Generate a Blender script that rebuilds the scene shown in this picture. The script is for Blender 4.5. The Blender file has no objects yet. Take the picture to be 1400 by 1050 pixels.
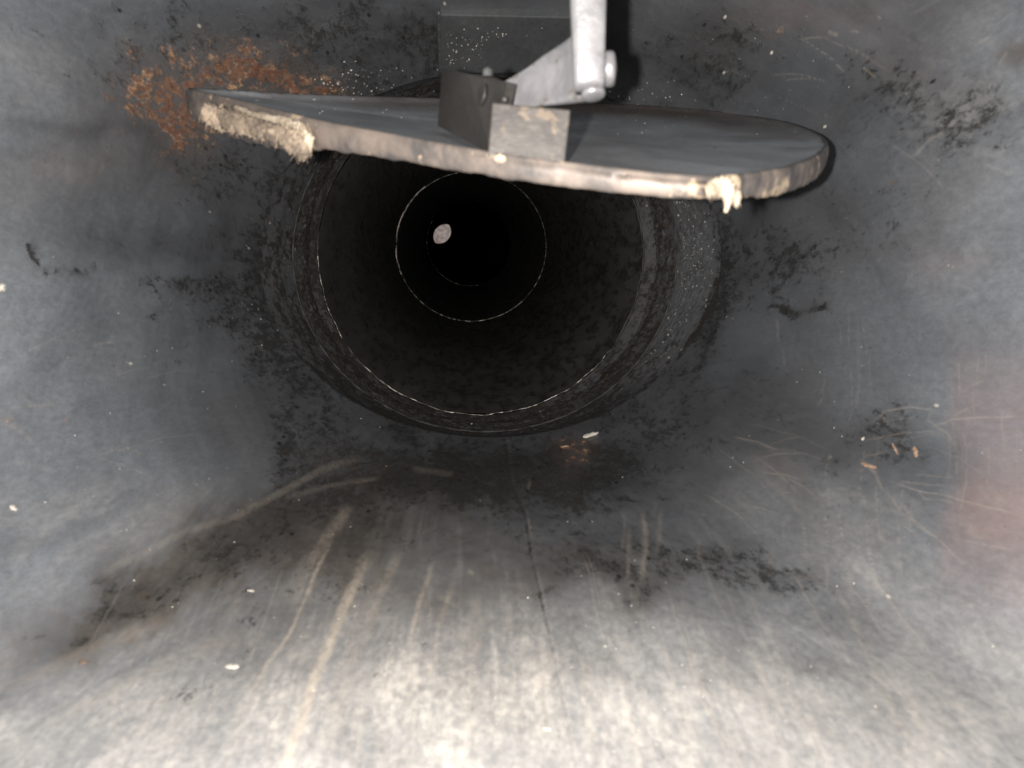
import bpy, bmesh, math, random
import numpy as np
from mathutils import Vector, Matrix
from mathutils.bvhtree import BVHTree
from mathutils import noise as mnoise
random.seed(7)
rng = np.random.default_rng(7)
scene = bpy.context.scene
COL = scene.collection

# ------------------------------------------------------------------ camera, world, lamp, exposure
F = 1000.0                                   # focal length in photo pixels (photo is 1400 wide)
cam_d = bpy.data.cameras.new("camera")
cam_d.sensor_width = 36.0
cam_d.lens = 36.0 * F / 1400.0
cam_d.clip_start = 0.01
cam_d.clip_end = 60
cam_d.dof.use_dof = True
cam_d.dof.focus_distance = 0.6
cam_d.dof.aperture_fstop = 24
cam = bpy.data.objects.new("camera", cam_d)
COL.objects.link(cam)
cam.location = (0, 0, 0)
cam.rotation_euler = (math.pi / 2, 0, 0)     # looks along +Y
scene.camera = cam

world = bpy.data.worlds.new("World")
scene.world = world
world.use_nodes = True
bg = world.node_tree.nodes["Background"]
bg.inputs[0].default_value = (0.5, 0.55, 0.6, 1)
bg.inputs[1].default_value = 0.002

def lamp(name, loc, power, size, col):
    l = bpy.data.lights.new(name, 'POINT')
    l.energy = power
    l.shadow_soft_size = size
    l.color = col
    o = bpy.data.objects.new(name, l)
    o.location = loc
    COL.objects.link(o)
    return o
# the torch that lights the place, held just left of the lens
lamp("torch_lamp", (-0.0095, 0.0, 0.001), 5.7, 0.0016, (1.0, 0.965, 0.93))

scene.view_settings.view_transform = 'Standard'
scene.view_settings.look = 'None'
scene.view_settings.exposure = 0.0
scene.view_settings.gamma = 1.0
scene.cycles.diffuse_bounces = 2

# ------------------------------------------------------------------ helpers
def at(px, py, d):
    return Vector(((px - 700) / F * d, d, (525 - py) / F * d))

def link(name, me, mat=None, parent=None):
    o = bpy.data.objects.new(name, me)
    COL.objects.link(o)
    if mat is not None:
        me.materials.append(mat)
    if parent is not None:
        o.parent = parent
    return o

def tag(o, label=None, cat=None, group=None, kind=None):
    if label: o["label"] = label
    if cat: o["category"] = cat
    if group: o["group"] = group
    if kind: o["kind"] = kind
    return o

def empty(name, loc=(0, 0, 0)):
    o = bpy.data.objects.new(name, None)
    o.empty_display_size = 0.01
    COL.objects.link(o)
    o.location = loc
    return o

def rebase(root):
    """children were built in world coordinates: keep them there under the moved empty"""
    inv = Matrix.Translation(-root.location)
    for c in root.children:
        c.matrix_parent_inverse = inv

def smooth(me):
    me.polygons.foreach_set("use_smooth", np.ones(len(me.polygons), bool))

def grid_mesh(name, P, attrs=None, closed_u=False, flip=False):
    """P: (nu, nv, 3) grid of points -> mesh; attrs: dict of (nu,nv) arrays"""
    nu, nv = P.shape[:2]
    me = bpy.data.meshes.new(name)
    idx = np.arange(nu * nv).reshape(nu, nv)
    if closed_u:
        idx = np.concatenate([idx, idx[:1]], 0)
    a, b, c, d = idx[:-1, :-1], idx[1:, :-1], idx[1:, 1:], idx[:-1, 1:]
    q = np.stack([a, b, c, d] if not flip else [d, c, b, a], -1).reshape(-1, 4)
    me.vertices.add(nu * nv)
    me.vertices.foreach_set("co", P.reshape(-1).astype(np.float32))
    me.loops.add(q.size)
    me.loops.foreach_set("vertex_index", q.reshape(-1).astype(np.int32))
    me.polygons.add(len(q))
    me.polygons.foreach_set("loop_start", np.arange(0, q.size, 4, dtype=np.int32))
    me.polygons.foreach_set("loop_total", np.full(len(q), 4, np.int32))
    me.update(calc_edges=True)
    smooth(me)
    for k, v in (attrs or {}).items():
        at_ = me.attributes.new(k, 'FLOAT', 'POINT')
        at_.data.foreach_set("value", np.ascontiguousarray(v.reshape(-1), dtype=np.float32))
    return me

_tabs = {}
def vnoise(x, y, seed=0):
    """smooth value noise on arrays, 0..1"""
    if seed not in _tabs:
        _tabs[seed] = np.random.default_rng(1000 + seed).random((256, 256))
    T = _tabs[seed]
    xi = np.floor(x).astype(int); yi = np.floor(y).astype(int)
    fx = x - xi; fy = y - yi
    fx = fx * fx * (3 - 2 * fx); fy = fy * fy * (3 - 2 * fy)
    a = T[xi & 255, yi & 255]; b = T[(xi + 1) & 255, yi & 255]
    c = T[xi & 255, (yi + 1) & 255]; d = T[(xi + 1) & 255, (yi + 1) & 255]
    return (a * (1 - fx) + b * fx) * (1 - fy) + (c * (1 - fx) + d * fx) * fy

def fbm(x, y, seed=0, oct=4):
    s = 0; amp = .5; tot = 0
    for i in range(oct):
        s = s + amp * vnoise(x * 2 ** i + 17.3 * i, y * 2 ** i + 9.1 * i, seed + i)
        tot += amp; amp *= .55
    return s / tot

def sstep(a, b, x):
    t = np.clip((x - a) / (b - a), 0, 1)
    return t * t * (3 - 2 * t)

# ------------------------------------------------------------------ materials
def nt_new(name):
    m = bpy.data.materials.new(name)
    m.use_nodes = True
    nt = m.node_tree
    return m, nt, nt.nodes["Principled BSDF"]

class G:
    """tiny node-graph writer"""
    def __init__(s, nt): s.nt = nt
    def n(s, t, **kw):
        x = s.nt.nodes.new(t)
        for k, v in kw.items(): setattr(x, k, v)
        return x
    def set(s, sock, v):
        if hasattr(v, "is_output") or isinstance(v, bpy.types.NodeSocket): s.nt.links.new(v, sock)
        else: sock.default_value = v
    def math(s, op, a, b=0.0, c=None, clamp=False):
        x = s.n('ShaderNodeMath', operation=op, use_clamp=clamp)
        s.set(x.inputs[0], a); s.set(x.inputs[1], b)
        if c is not None: s.set(x.inputs[2], c)
        return x.outputs[0]
    def ramp(s, v, a, b, lo=0.0, hi=1.0):
        x = s.n('ShaderNodeMapRange', interpolation_type='SMOOTHSTEP')
        s.set(x.inputs[0], v); s.set(x.inputs[1], a); s.set(x.inputs[2], b)
        s.set(x.inputs[3], lo); s.set(x.inputs[4], hi)
        return x.outputs[0]
    def mix(s, f, a, b):
        x = s.n('ShaderNodeMix', data_type='RGBA')
        s.set(x.inputs[0], f)
        s.set(x.inputs[6], a if not isinstance(a, tuple) else (*a, 1)[:4])
        s.set(x.inputs[7], b if not isinstance(b, tuple) else (*b, 1)[:4])
        return x.outputs[2]
    def noise(s, vec, scale, detail=4, rough=.55, dist=0.0):
        x = s.n('ShaderNodeTexNoise')
        s.nt.links.new(vec, x.inputs['Vector'])
        x.inputs['Scale'].default_value = scale; x.inputs['Detail'].default_value = detail
        x.inputs['Roughness'].default_value = rough; x.inputs['Distortion'].default_value = dist
        return x.outputs[0]
    def voro(s, vec, scale, rnd=1.0):
        x = s.n('ShaderNodeTexVoronoi')
        s.nt.links.new(vec, x.inputs['Vector'])
        x.inputs['Scale'].default_value = scale
        x.inputs['Randomness'].default_value = rnd
        return x.outputs['Distance'], x.outputs['Color']
    def map(s, vec, scale=(1, 1, 1), loc=(0, 0, 0), rot=(0, 0, 0)):
        x = s.n('ShaderNodeMapping')
        s.nt.links.new(vec, x.inputs[0])
        x.inputs['Scale'].default_value = scale; x.inputs['Location'].default_value = loc
        x.inputs['Rotation'].default_value = rot
        return x.outputs[0]
    def attr(s, name):
        x = s.n('ShaderNodeAttribute'); x.attribute_name = name
        return x.outputs['Fac']

def steel(name, base=(.146, .157, .171), light=(.236, .249, .267), dark=(.012, .011, .010),
          soot0=0.0, metal=.32, rough=.42, bump=.5, speck=.25, tone=1.0, brown=0.0, ys=.5):
    m, nt, p = nt_new(name)
    g = G(nt)
    tc = g.map(g.n('ShaderNodeTexCoord').outputs['Object'], (1, ys, 1))
    big = g.noise(tc, 11, 4, .6, .4)
    mid = g.noise(tc, 55, 5, .62, .6)
    fine = g.noise(tc, 560, 5, .72)
    vfine = g.noise(tc, 1900, 3, .75)
    streak = g.noise(g.map(tc, (260, 30, 260)), 1.0, 5, .65)
    soot = g.math('ADD', g.attr('soot'), soot0)
    dust_glare = g.attr('dust_glare'); rust = g.attr('rust'); scr = g.attr('scratch'); pink = g.attr('pink'); brn = g.attr('brown'); grm = g.attr('grime_shade'); spk = g.attr('speck')
    # bare, oxidised steel
    f1 = g.math('ADD', g.math('MULTIPLY', big, .9), g.math('MULTIPLY', mid, .5))
    col = g.mix(g.ramp(f1, .45, .95), base, light)
    warm = g.ramp(g.noise(g.map(tc, (1, 1, 1), (3.1, .7, 2.2)), 17, 3, .5), .5, .75)
    col = g.mix(g.math('MULTIPLY', warm, .35 + brown), col, (.155, .135, .122))
    # fine mottling
    v = g.math('ADD', g.math('MULTIPLY', fine, .9), g.math('MULTIPLY', streak, .35))
    v = g.math('ADD', v, g.math('MULTIPLY', vfine, .7))
    mul = g.ramp(v, .66, 1.3, .80, 1.20)
    hsv = g.n('ShaderNodeHueSaturation'); nt.links.new(col, hsv.inputs['Color']); nt.links.new(mul, hsv.inputs['Value'])
    col = hsv.outputs[0]
    col = g.mix(g.math('MULTIPLY', brn, g.ramp(fine, .3, .6, .7, 1.1), clamp=True), col, (.085, .073, .064))
    # pinkish tint, which paints in a reflection, and the dusty film
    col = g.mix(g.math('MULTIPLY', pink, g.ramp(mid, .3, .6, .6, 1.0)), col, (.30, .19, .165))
    dn = g.ramp(g.math('ADD', g.math('MULTIPLY', fine, .7), g.math('MULTIPLY', mid, .5)), .40, .85, .5, 1.1)
    dfac = g.math('MULTIPLY', dust_glare, dn, clamp=True)
    col = g.mix(dfac, col, (.43, .395, .35))
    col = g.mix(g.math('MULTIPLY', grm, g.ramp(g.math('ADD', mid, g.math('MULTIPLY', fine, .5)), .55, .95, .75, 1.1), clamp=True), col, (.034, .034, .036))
    # brown-black soot mottling, in lumps
    sn = g.math('ADD', g.math('MULTIPLY', g.noise(tc, 300, 6, .8, .15), .74), g.math('MULTIPLY', g.noise(tc, 60, 4, .6), .26))
    sm = g.ramp(g.math('ADD', sn, g.math('MULTIPLY', soot, .25)), .60, .72)
    film = g.math('MULTIPLY', g.math('MULTIPLY', soot, .62), g.ramp(mid, .3, .7, .7, 1.0), clamp=True)
    col = g.mix(film, col, (.040, .0385, .037))
    col = g.mix(g.math('MULTIPLY', sm, .93), col, dark)
    pd, pc = g.voro(tc, 330)
    sp2 = g.n('ShaderNodeSeparateColor'); nt.links.new(pc, sp2.inputs[0])
    pk = g.ramp(g.math('ADD', g.math('ADD', sp2.outputs[1], g.math('MULTIPLY', soot, .55)), g.math('MULTIPLY', mid, .3)), 1.27, 1.36)
    pit = g.math('MULTIPLY', g.ramp(g.math('ADD', pd, g.math('MULTIPLY', vfine, .2)), .42, .30), pk)
    col = g.mix(g.math('MULTIPLY', pit, .8), col, dark)
    # rust scale
    rd, rc = g.voro(g.map(tc, (1, 1, 1)), 230)
    rn = g.math('ADD', g.math('MULTIPLY', g.noise(tc, 760, 5, .75, .1), .9), g.math('MULTIPLY', g.noise(tc, 110, 3, .6), .6))
    rm = g.ramp(g.math('ADD', g.math('ADD', rn, g.math('MULTIPLY', g.math('SUBTRACT', .45, rd), .35)), g.math('MULTIPLY', rust, .36)), .93, 1.17)
    rm = g.math('MULTIPLY', rm, g.ramp(rust, .02, .2), clamp=True)
    rcol = g.mix(g.ramp(g.noise(tc, 520, 4, .7), .4, .62), (.13, .058, .032), (.40, .235, .12))
    rcol = g.mix(g.math('MULTIPLY', g.ramp(rust, .75, 1.1), .75), rcol, (.105, .040, .020))
    col = g.mix(g.math('MULTIPLY', rm, .88), col, rcol)
    col = g.mix(g.math('MULTIPLY', g.math('MULTIPLY', rust, .38), g.math('SUBTRACT', 1.0, rm), clamp=True), col, (.15, .10, .07))
    # scratches
    col = g.mix(g.math('MULTIPLY', scr, g.ramp(fine, .3, .6, .45, 1.0), clamp=True), col, (.52, .44, .35))
    # pale specks of ash
    sd, sc = g.voro(tc, 170)
    sepn = g.n('ShaderNodeSeparateColor'); nt.links.new(sc, sepn.inputs[0])
    keep = g.ramp(g.math('ADD', sepn.outputs[0], g.math('MULTIPLY', g.math('ADD', spk, speck * .35), .5)), 1.0, 1.06)
    sp = g.math('MULTIPLY', g.ramp(g.math('ADD', sd, g.math('MULTIPLY', fine, .12)), .20, .13), keep)
    col = g.mix(sp, col, (.50, .46, .40))
    if tone != 1.0:
        h2 = g.n('ShaderNodeHueSaturation'); nt.links.new(col, h2.inputs['Color']); h2.inputs['Value'].default_value = tone
        col = h2.outputs[0]
    nt.links.new(col, p.inputs['Base Color'])
    # roughness and metalness fall where dirt lies on the metal
    cover = g.math('MAXIMUM', g.math('MAXIMUM', sm, rm), g.math('MAXIMUM', dfac, sp))
    nt.links.new(g.ramp(cover, 0, 1, metal, .0), p.inputs['Metallic'])
    rr = g.math('ADD', g.math('MULTIPLY', fine, .22), rough - .11)
    nt.links.new(g.math('MAXIMUM', rr, g.math('MULTIPLY', cover, .72)), p.inputs['Roughness'])
    # relief
    h = g.math('ADD', g.math('MULTIPLY', fine, .25), g.math('MULTIPLY', sm, .9))
    h = g.math('ADD', h, g.math('MULTIPLY', rm, .7)); h = g.math('ADD', h, g.math('MULTIPLY', vfine, .25))
    h = g.math('ADD', h, g.math('MULTIPLY', sp, .8))
    h = g.math('ADD', h, g.math('MULTIPLY', g.noise(tc, 120, 3, .5), .5))
    b = g.n('ShaderNodeBump'); b.inputs['Strength'].default_value = bump; b.inputs['Distance'].default_value = .0006
    nt.links.new(h, b.inputs['Height']); nt.links.new(b.outputs[0], p.inputs['Normal'])
    return m

def simple(name, c1, c2, scale=300, rough=.6, metal=0.0, bump=.3, lo=.35, hi=.65, spots=None):
    m, nt, p = nt_new(name)
    g = G(nt)
    tc = g.n('ShaderNodeTexCoord').outputs['Object']
    n1 = g.noise(tc, scale, 5, .65, .3)
    col = g.mix(g.ramp(n1, lo, hi), c1, c2)
    if spots:
        n2 = g.noise(g.map(tc, (1, 1, 1), (5, 3, 1)), spots[1], 4, .6)
        col = g.mix(g.ramp(n2, spots[2], spots[2] + .08), col, spots[0])
    nt.links.new(col, p.inputs['Base Color'])
    p.inputs['Metallic'].default_value = metal
    p.inputs['Roughness'].default_value = rough
    b = g.n('ShaderNodeBump'); b.inputs['Strength'].default_value = bump; b.inputs['Distance'].default_value = .0004
    nt.links.new(g.noise(tc, scale * 2.5, 4, .7), b.inputs['Height']); nt.links.new(b.outputs[0], p.inputs['Normal'])
    return m

M_hood = steel("oxidised_hood_steel")
M_collar = steel("sooty_collar_steel", base=(.105, .108, .115), light=(.155, .159, .167), metal=.25, rough=.55, bump=.6, speck=.5)
M_pipe = steel("sooted_pipe_steel", base=(.088, .084, .076), light=(.145, .138, .125), dark=(.014, .013, .012),
               soot0=.20, ys=1.0, metal=.15, rough=.5, bump=.9, speck=0)
M_plate = steel("damper_plate_steel", base=(.20, .213, .226), light=(.27, .283, .296), metal=.25, rough=.5, bump=.7, speck=.6)
M_bracket = steel("brown_bracket_steel", base=(.030, .027, .024), light=(.046, .041, .037), metal=.2, rough=.5, bump=.35, speck=.8, brown=.1, tone=.48)
M_patch = steel("patch_plate_steel", base=(.060, .064, .067), light=(.09, .094, .097), metal=.3, rough=.5, bump=.35, speck=.4)
M_rim = simple("worn_rim_metal", (.058, .053, .051), (.175, .140, .116), 75, .55, .15, .35, spots=((.42, .32, .22), 120, .585))
M_tab = simple("grey_tab_metal", (.034, .029, .026), (.053, .046, .040), 220, .5, .3, .3, spots=((.10, .075, .052), 150, .57))
M_arm = simple("galvanised_arm_metal", (.185, .18, .184), (.29, .28, .282), 90, .38, .45, .5, spots=((.15, .135, .122), 230, .56))
M_fibre = simple("frayed_fibre", (.22, .17, .12), (.47, .39, .29), 190, .85, 0, .7)
M_fuzz = simple("matted_fibre", (.13, .102, .078), (.34, .26, .185), 150, .85, 0, .8)
M_lip = simple("bright_lip_metal", (.06, .056, .05), (.66, .62, .54), 210, .38, .8, .9, lo=.45, hi=.66)
M_lip_dull = simple("dull_lip_metal", (.025, .025, .025), (.07, .07, .068), 180, .75, .0, .6)
M_lip_dull.node_tree.nodes["Principled BSDF"].inputs["Specular IOR Level"].default_value = .15
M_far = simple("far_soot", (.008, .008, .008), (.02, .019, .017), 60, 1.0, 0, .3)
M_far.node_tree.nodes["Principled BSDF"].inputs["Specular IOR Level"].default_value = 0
M_flake = simple("pale_flake", (.32, .29, .24), (.62, .57, .50), 700, .7)
M_straw = simple("straw_sliver", (.20, .12, .08), (.36, .24, .16), 500, .7)
M_thread = simple("dusty_thread", (.26, .24, .22), (.42, .38, .34), 400, .8)

# ------------------------------------------------------------------ the square-to-round hood
SQ_Y = -0.03
XL, XR, ZB, ZT = -0.195, 0.195, -0.118, 0.226       # the square mouth, behind the lens
def ringA(th):                                       # th: 0 = right, 90 = up
    d = 0.37
    return np.stack([((670 + 315 * np.cos(th)) - 700) / F * d, np.full_like(th, d), (525 - (348 - 250 * np.sin(th))) / F * d], -1)

def hood_curves(s):
    """s in 0..8: even pieces are flat sides (apex on the ring), odd pieces are the conical corners"""
    k = np.floor(s).astype(int) % 8
    f = s - np.floor(s)
    corners = np.array([[XR, ZB], [XR, ZT], [XL, ZT], [XL, ZB]])   # side 0 runs from XR,ZB to XR,ZT
    side = k // 2
    is_side = (k % 2) == 0
    c0 = corners[side]; c1 = corners[(side + 1) % 4]
    sq = np.where(is_side[:, None], c0 + (c1 - c0) * f[:, None], c1)
    th = np.where(is_side, side * math.pi / 2, side * math.pi / 2 + f * math.pi / 2)
    return sq, th

NS = 3040
s = np.linspace(0, 8, NS, endpoint=False)
sq, th = hood_curves(s)
th = np.unwrap(th)
def blur(a, w):
    k = np.hanning(w); k /= k.sum()
    if a.ndim == 1:
        ext = np.concatenate([a[-w:], a, a[:w]])
        return np.convolve(ext, k, 'same')[w:-w]
    return np.stack([blur(a[:, i], w) for i in range(a.shape[1])], -1)
W = 105
sqb = blur(sq, W)
ts = th - s * (2 * math.pi / 8)
thb = blur(ts, W) + s * (2 * math.pi / 8)
SQ = np.stack([sqb[:, 0], np.full(NS, SQ_Y), sqb[:, 1]], -1)
RA = ringA(thb)
# depth samples: even in 1/depth, and dense where each strip of the hood is in view
uu = np.linspace(1 / .37, 1 / .105, 400)
t_ = (1 / uu - SQ_Y) / (0.37 - SQ_Y)
q_ = SQ[:, None, :] * (1 - t_)[None, :, None] + RA[:, None, :] * t_[None, :, None]
inside = (np.abs(q_[..., 0] * uu) < .76) & (np.abs(q_[..., 2] * uu) < .585)
last_in = inside.shape[1] - 1 - np.argmax(inside[:, ::-1], 1)
umax = uu[last_in]
umax = blur(np.max(np.stack([np.roll(umax, k) for k in range(-120, 121, 12)]), 0), 201)
umax = np.clip(umax, 2.95, 1 / .105)
NV = 262
yy = 1.0 / (1 / .37 + (umax[:, None] - 1 / .37) * np.linspace(0, 1, NV)[None])
fr = np.linspace(0, 1, 15)[1:]
yy = np.concatenate([yy, yy[:, -1:] * (1 - fr) + SQ_Y * fr], 1)
tt = (yy - SQ_Y) / (0.37 - SQ_Y)
P = SQ[:, None, :] * (1 - tt)[..., None] + RA[:, None, :] * tt[..., None]
# direction coordinates of every point, used to lay out stains on the metal
D = np.maximum(P[..., 1], 0.02)
A = 700 + F * P[..., 0] / D
B = 525 - F * P[..., 2] / D
# surface coordinates in metres
PER = s * .17
U = np.broadcast_to(PER[:, None], A.shape)
V = yy * 1.0

# gentle dents and waviness: displacement along the inward direction
cxm = 0.0 * P[..., 0]; czm = .04 + 0 * P[..., 2]
inw = np.stack([-(P[..., 0]), 0 * P[..., 0], -(P[..., 2] - .045)], -1)
inw /= np.maximum(np.linalg.norm(inw, axis=-1, keepdims=True), 1e-6)
NU = P[..., 0] + .6 * P[..., 2] + 3; NW = P[..., 1] - .7 * P[..., 2] + 3
wav = (fbm(NU * 24, NW * 20, 3, 3) - .5) * .0046 + (fbm(NU * 150, NW * 120, 9, 3) - .5) * .0006
edge_fade = sstep(.37, .345, P[..., 1]) 
# periodic blend in s so the surface closes
per = sstep(0, .25, s) * sstep(8, 7.75, s)
disp = wav * edge_fade * per[:, None]
# the folded corners are not true cones: shallow folds run from the ring to the mouth
def fold(s0, cyc, ph, amp):
    f = np.clip(s - s0, 0, 1)
    return (np.sin(2 * math.pi * (cyc * f + ph)) * np.sin(math.pi * f) ** .7 * amp)[:, None]
disp = disp + (fold(5, 2.2, .1, .0021) + fold(7, 1.7, .35, .0024) + fold(4, 1.0, .3, .0012) + fold(0, 1.3, .1, .0014)) * sstep(.365, .27, P[..., 1])

# floor seam: right-hand sheet laps over the left one
def poly_y(xs, ys, b):  # x of seam at row b
    return np.interp(b, ys, xs)
seam_pts = [(690, 600), (697, 660), (716, 700), (728, 770), (742, 830), (760, 910), (778, 1000), (792, 1080), (830, 1300), (1000, 2500)]
sx = poly_y([p[0] for p in seam_pts], [p[1] for p in seam_pts], B)
is_floor = (s > 4.9) & (s < 7.9)
below = (B > 600) & (P[..., 2] < 0) & is_floor[:, None]
side = sstep(-3.0, 3.0, A - sx)
disp = disp + np.where(below, (side) * .0009 * sstep(600, 700, B) * sstep(420, 60, A - sx), 0)

def seg_dist(a, b, pts):
    best = np.full(a.shape, 1e9); tbest = np.zeros(a.shape)
    L = 0; lens = [math.dist(pts[i], pts[i + 1]) for i in range(len(pts) - 1)]; tot = sum(lens)
    for i in range(len(pts) - 1):
        x0, y0 = pts[i]; x1, y1 = pts[i + 1]
        dx, dy = x1 - x0, y1 - y0
        t = np.clip(((a - x0) * dx + (b - y0) * dy) / (dx * dx + dy * dy), 0, 1)
        d = np.hypot(a - x0 - t * dx, b - y0 - t * dy)
        w = d < best
        best = np.where(w, d, best); tbest = np.where(w, (L + t * lens[i]) / tot, tbest)
        L += lens[i]
    return best, tbest
vis = (A > -150) & (A < 1550) & (B > -150) & (B < 1250) & (P[..., 1] > .05)
wx = (vnoise(A / 34, B / 34, 21) - .5) * 2; wy = (vnoise(A / 34, B / 34, 22) - .5) * 2
WX = (fbm(A / 80, B / 80, 25, 4) - .5) * 110; WY = (fbm(A / 80, B / 80, 29, 4) - .5) * 90
wx2 = (vnoise(A / 9, B / 9, 23) - .5) * 2; wy2 = (vnoise(A / 9, B / 9, 24) - .5) * 2
Aw = A + wx * 9 + wx2 * 3; Bw = B + wy * 9 + wy2 * 3
Z0 = lambda: np.zeros(A.shape)
soot, dust_glare, rust, scr, pink, spk, brn = Z0(), Z0(), Z0(), Z0(), Z0(), Z0(), Z0()
def blob(arr, x, y, rx, ry, amt, rot=0, p=1.0):
    c, sn = math.cos(math.radians(rot)), math.sin(math.radians(rot))
    w_ = min(1.0, min(rx, ry) / 34); u = ((Aw + WX * w_ - x) * c + (Bw + WY * w_ - y) * sn) / rx; v = (-(Aw + WX * w_ - x) * sn + (Bw + WY * w_ - y) * c) / ry
    arr += np.where(vis, amt * np.exp(-(u * u + v * v) ** p), 0)
def stroke(arr, pts, w, amt, soft=1.0, taper=True, warp=1.0):
    a = A + (wx * 3 + wx2 * 1.2) * warp; b = B + (wy * 3 + wy2 * 1.2) * warp
    d, t = seg_dist(a, b, pts)
    k = amt * sstep(w * (1 + soft), w * .35, d)
    if taper: k = k * np.clip(np.minimum(t, 1 - t) * 6, 0, 1) ** .7
    np.maximum(arr, np.where(vis, k, 0), out=arr)

# --- soot
blob(soot, 412, 500, 42, 50, .45, -8); blob(soot, 432, 560, 55, 34, .42, 30); blob(soot, 398, 600, 24, 34, .5, 15); blob(soot, 375, 450, 30, 40, .25); blob(soot, 360, 420, 60, 60, .45)
blob(soot, 395, 330, 45, 130, .5); blob(soot, 330, 250, 110, 60, .42, 12); blob(soot, 290, 215, 60, 25, .35, 10)
for (x, y, rx, ry, a) in [(40, 350, 10, 26, .75), (60, 368, 12, 8, .6), (85, 368, 10, 7, .5), (100, 378, 14, 8, .6), (128, 368, 7, 9, .6),
        (150, 366, 7, 12, .4), (205, 385, 20, 12, .5), (245, 400, 22, 12, .55), (300, 395, 40, 16, .45), (215, 425, 12, 12, .4), (330, 430, 60, 30, .3),
        (175, 75, 9, 22, .55), (160, 5, 16, 18, .6), (252, 8, 10, 12, .5), (145, 40, 12, 14, .4), (190, 30, 12, 10, .4), (215, 140, 14, 10, .3), (150, 105, 8, 10, .4)]:
    blob(soot, x, y, rx, ry, a)
blob(soot, 90, 170, 90, 8, .22, 4); blob(soot, 260, 330, 150, 22, .25, 8); blob(soot, 130, 60, 160, 60, .15)
blob(soot, 420, 60, 180, 70, .46); blob(soot, 560, 60, 110, 60, .42); blob(soot, 250, 60, 110, 60, .25); blob(soot, 960, 90, 110, 70, .45); blob(soot, 1010, 60, 50, 60, .3)
blob(soot, 1180, 110, 60, 40, .22, 25); blob(soot, 1270, 150, 80, 60, .42, 30); blob(soot, 1330, 190, 60, 50, .2); blob(soot, 1130, 270, 110, 25, .2, -5)
blob(soot, 965, 430, 22, 75, .95, 14); blob(soot, 975, 350, 15, 45, .6); blob(soot, 1020, 380, 45, 60, .42); blob(soot, 1090, 350, 22, 34, .55, 20)
blob(soot, 1070, 424, 17, 6, 1.2); blob(soot, 1115, 420, 20, 5, .7, -8); blob(soot, 1130, 330, 90, 40, .30); blob(soot, 1190, 350, 60, 30, .15)
blob(soot, 1060, 395, 10, 14, .5); blob(soot, 1120, 390, 10, 18, .35)
blob(soot, 1180, 600, 70, 50, .20, 20); blob(soot, 1230, 575, 60, 60, .25); blob(soot, 1020, 580, 130, 60, .18, 12)  # soot, with the lower right corner's fold shade painted in
SFL = soot.copy()
# floor soot
blob(soot, 690, 640, 210, 50, .70); blob(soot, 540, 650, 140, 50, .5); blob(soot, 650, 665, 50, 30, .6); blob(soot, 810, 660, 100, 40, .5, -4)
blob(soot, 430, 640, 110, 50, .30, -20); blob(soot, 520, 700, 130, 45, .32, -8); blob(soot, 340, 730, 110, 40, .42, -18); blob(soot, 230, 800, 120, 34, .48, -26); blob(soot, 400, 790, 130, 34, .35, -14)
blob(soot, 130, 850, 110, 30, .34, -28); blob(soot, 260, 960, 90, 26, .25, -30); blob(soot, 390, 870, 70, 40, .2); blob(soot, 730, 720, 130, 45, .34)
blob(soot, 820, 790, 90, 38, .70, -6); blob(soot, 900, 770, 70, 30, .4); blob(soot, 1010, 765, 80, 34, .45, 10); blob(soot, 1080, 810, 90, 30, .34, 30); blob(soot, 960, 790, 150, 30, .25)
blob(soot, 975, 940, 10, 25, .4); blob(soot, 1100, 920, 14, 10, .45); blob(soot, 940, 850, 90, 20, .18); blob(soot, 600, 900, 160, 70, .10)
blob(soot, 820, 620, 120, 30, .45, -10); blob(soot, 880, 590, 80, 30, .35, -35)
soot = SFL + (soot - SFL) * .72 * (.45 + 1.1 * fbm(A / 26, B / 9, 44, 4))
# --- rust
for (x, y, rx, ry, a, r) in [(398, 104, 62, 30, .95, 8), (340, 92, 70, 28, .5, 15), (300, 112, 80, 32, .62, 5), (222, 130, 75, 52, .58, 20), (160, 145, 60, 30, .38, 0),
        (210, 190, 34, 34, .55, 0), (255, 175, 50, 46, .62, 20), (200, 110, 60, 50, .35, 0), (235, 140, 30, 30, .3, 0), (270, 40, 16, 12, .45, 0), (355, 65, 30, 18, .5, 0), (185, 70, 18, 12, .32, 0), (245, 245, 14, 8, .3, 0)]:
    blob(rust, x, y, rx, ry, a, r)
for (x, y, a, r) in [(1120, 45, .5, 9), (1270, 12, .45, 7), (1140, 170, .5, 9), (1205, 172, .45, 5), (1225, 247, .5, 6), (1065, 45, .45, 14), (1320, 65, .3, 12),
        (5, 448, .5, 9), (70, 420, .3, 7), (5, 570, .5, 9), (88, 575, .45, 9), (18, 695, .4, 6), (115, 915, .5, 12), (205, 808, .4, 12), (560, 605, .0, 1), (790, 605, .5, 28), (770, 612, .4, 30),
        (890, 790, .42, 10), (860, 780, .35, 8), (1395, 65, .5, 22), (1090, 790, .3, 12), (480, 640, .2, 40)]:
    blob(rust, x, y, r, r * .7, a)
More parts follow.
